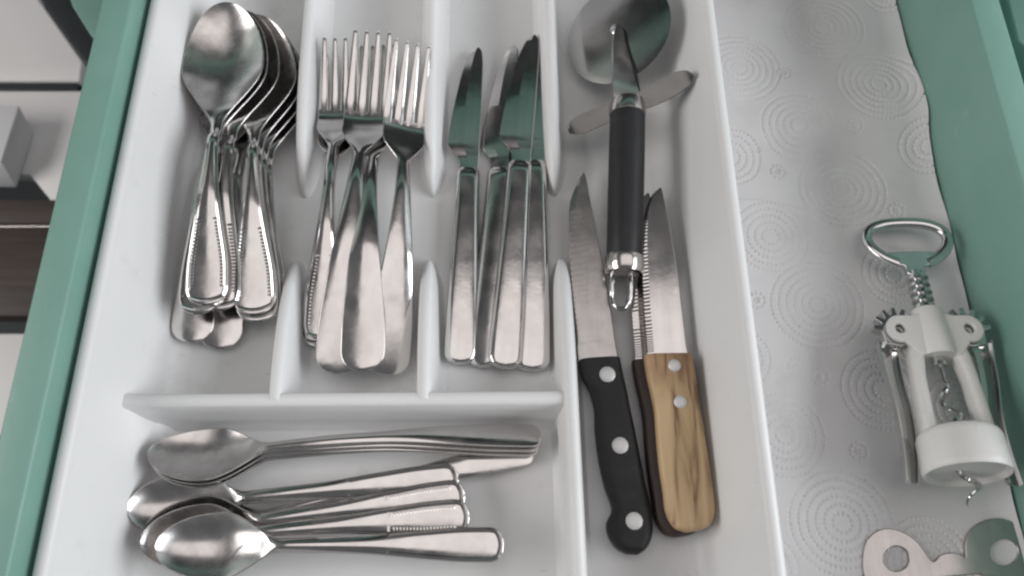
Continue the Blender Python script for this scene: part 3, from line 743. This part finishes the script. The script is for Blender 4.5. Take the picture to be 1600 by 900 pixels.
# bottle opener ring at the top
outer = smooth_pts([Vector((x, y, 0)) for x, y in ((0.0040, 0.110), (0.0055, 0.1155), (0.013, 0.1190), (0.0215, 0.1260), (0.0245, 0.1345), (0.0215, 0.1412), (0.0125, 0.1455), (0, 0.1468), (-0.0125, 0.1455), (-0.0215, 0.1412), (-0.0245, 0.1345), (-0.0215, 0.1260), (-0.013, 0.1190), (-0.0055, 0.1155), (-0.0040, 0.110))], 5)
inner = smooth_pts([Vector((x, y, 0)) for x, y in ((-0.0100, 0.1228), (0, 0.1232), (0.0100, 0.1228), (0.0162, 0.1270), (0.0200, 0.1340), (0.0170, 0.1390), (0.010, 0.1418), (0, 0.1425), (-0.010, 0.1418), (-0.0170, 0.1390), (-0.0200, 0.1340), (-0.0162, 0.1270))], 4)
mid = smooth_pts([Vector((x*kk*1.08, y*kk, 0)) for x, y in ((0.0080, 0.1175), (0.0150, 0.1216), (0.0208, 0.1278), (0.0226, 0.1345), (0.0196, 0.1402), (0.0115, 0.1438), (0, 0.1448), (-0.0115, 0.1438), (-0.0196, 0.1402), (-0.0226, 0.1345), (-0.0208, 0.1278), (-0.0150, 0.1216), (-0.0080, 0.1175))], 6, False)
rv, rf = tube(mid, 0.0033*kk, 14)
op = part('opener_ring', mesh('opener_ring', [Vector((p.x, p.y, p.z*0.85)) for p in rv], rf, M['chrome'], True, 50), cs)
xyplate('neck_plate', [(p.x, p.y) for p in smooth_pts([Vector((x, y, 0)) for x, y in ((0.0040, 0.110), (0.0052, 0.1148), (0.0110, 0.1172), (0.0165, 0.1225), (0, 0.1236), (-0.0165, 0.1225), (-0.0110, 0.1172), (-0.0052, 0.1148), (-0.0040, 0.110))], 4)], [], 0.0040, M['chrome'], op, 0, 0.0008)
# worm: straight shank then helix out through the bell
pts = [Vector((0, 0.066, 0)), Vector((0, 0.060, 0)), Vector((0, 0.052, 0)), Vector((0, 0.048, 0))]
for i in range(90):
    t = i/89; a = t*2*math.pi*3.6; rr = 0.0038*min(1, t*6); pts.append(Vector((rr*math.cos(a), 0.0475-t*0.062, rr*math.sin(a))))
cm('worm', tube(pts, [0.0015]*80+[0.0015*(1-0.8*i/13) for i in range(14)], 7), M['chrome'])
cm('worm_collar', lathe([(0.0555, 0.002), (0.0555, 0.0040), (0.062, 0.0040), (0.062, 0.002)], 16), M['chrome'])

# ------------------------------------------------------------------ flat opener at the bottom right
zo = BOT+0.0026
def w2(x, y): p = P(x, y, zo); return (p.x, p.y)
ol = []
for k in range(0, 15): a = R(-100-k*15.5); ol.append((1394+47*math.cos(a)*-1*-1, 872+48*math.sin(a)))
oc = [(1352, 905), (1348, 878), (1352, 850), (1366, 833), (1386, 827), (1408, 832), (1428, 845), (1442, 862), (1452, 876), (1460, 878), (1470, 868), (1486, 865), (1499, 868), (1508, 872), (1508, 850), (1514, 832), (1530, 818), (1556, 811), (1582, 817), (1604, 832), (1618, 860), (1622, 900), (1612, 940), (1570, 962), (1480, 968), (1400, 958), (1362, 935)]
oo = [w2(*p) for p in [tuple(q) for q in smooth_pts([Vector((*p, 0)) for p in oc], 4)] for p in [p[:2]]]
h1_ = [w2(x, y) for x, y in circ(1399, 873, 21.5, 32, 21)]
h2_ = [w2(x, y) for x, y in circ(1567, 863, 23, 32, 22)]
h3_ = [w2(x, y) for x, y in ((1440, 903), (1530, 895), (1540, 902), (1542, 925), (1445, 930))]
fo = empty('bottle_opener', P(1480, 890, BOT))
tag(fo, 'flat steel bottle opener plate with two round holes lying below the corkscrew', 'bottle opener')
me = plate('plate', [(x-fo.location.x, y-fo.location.y) for x, y in oo], [[(x-fo.location.x, y-fo.location.y) for x, y in h] for h in (h1_, h2_, h3_)], 0.0020, M['blade_dull'], 0.0004, 2)
part('plate', me, fo).location = (0, 0, zo-BOT)

# ------------------------------------------------------------------ things seen past the drawer sides
def slab(name, pts, z, th, m, label, cat):
    w = [P(x, y, z) for x, y in pts]; c = sum(w, Vector())/len(w)
    o = empty(name, (c.x, c.y, z-th)); tag(o, label, cat)
    n = len(w)
    v = [p-Vector(o.location) for p in w]+[p-Vector((0, 0, th))-Vector(o.location) for p in w]
    f = [tuple(range(n)), tuple(range(2*n-1, n-1, -1))]+[(i, (i+1) % n, n+(i+1) % n, n+i) for i in range(n)]
    me = bevel_mesh(mesh(name, v, f, m, False), 0.0015, 2)
    part('panel', me, o); return o
slab('white_board', [(-260, -120), (10, -120), (60, 0), (128, 96), (124, 126), (-260, 125)], -0.33, 0.016, M['whiteboard'], 'white board beyond the drawer in the top left corner, above the dark gap', 'board')
slab('white_board', [(-260, 142), (140, 142), (110, 370), (76, 309), (46, 272), (-260, 272)], -0.33, 0.016, M['whiteboard'], 'white board left of the drawer with a grey box standing on it', 'board')
slab('wooden_board', [(-260, 312), (96, 312), (80, 348), (-260, 348)], -0.325, 0.02, M['brown'], 'narrow dark brown wooden board left of the drawer', 'board')
slab('wooden_board', [(-260, 353), (90, 353), (50, 494), (-260, 492)], -0.335, 0.02, M['brown'], 'wide dark brown wooden board left of the drawer', 'board')
slab('white_board', [(-260, 521), (60, 521), (20, 680), (-260, 680)], -0.33, 0.016, M['whiteboard'], 'white board left of the drawer below the brown boards', 'board')
slab('metal_strip', [(-260, 349.5), (90, 349.5), (90, 352), (-260, 352)], -0.329, 0.004, M['steel_satin'], 'thin pale metal strip between the two brown boards', 'strip')
slab('dark_rail', [(66, -20), (90, -20), (150, 60), (150, 110), (128, 92), (66, 0)], -0.20, 0.03, M['dark'], 'dark rail slanting behind the drawer in the top left corner', 'rail')
slab('green_board', [(100, -30), (240, -30), (220, 80), (142, 56), (112, 8)], -0.12, 0.02, M['green'], 'green board end behind the drawer in the top left corner', 'board')
slab('gap_shade_strip', [(-260, 126.5), (123, 127.5), (121, 141), (-260, 140.5)], -0.334, 0.01, M['dark'], 'straight dark strip added as the shade in the gap between the two upper white boards', 'strip')  # dark slab stands in for the shade inside the gap
# grey box standing on the white board
gb = empty('grey_box', P(10, 240, -0.33)); tag(gb, 'pale grey box standing on the white board left of the drawer', 'box')
q = [P(-120, 163, -.292), P(30, 165, -.292), P(2, 252, -.292), P(-150, 250, -.292)]
dq = Vector((-0.004, -0.010, -0.037))
v = [p-gb.location for p in q]+[p+dq-gb.location for p in q]
f = [(0, 1, 2, 3), (7, 6, 5, 4)]+[(i, (i+1) % 4, 4+(i+1) % 4, 4+i) for i in range(4)]
part('carton', bevel_mesh(mesh('carton', v, f, M['greybox'], False), 0.0012, 2), gb)
# right-hand neighbour
slab('green_board', [(1560, -60), (1760, -60), (1760, 330), (1680, 330), (1602, 72), (1590, 62)], -0.03, 0.018, M['green'], 'green board standing just outside the right side of the drawer', 'board')
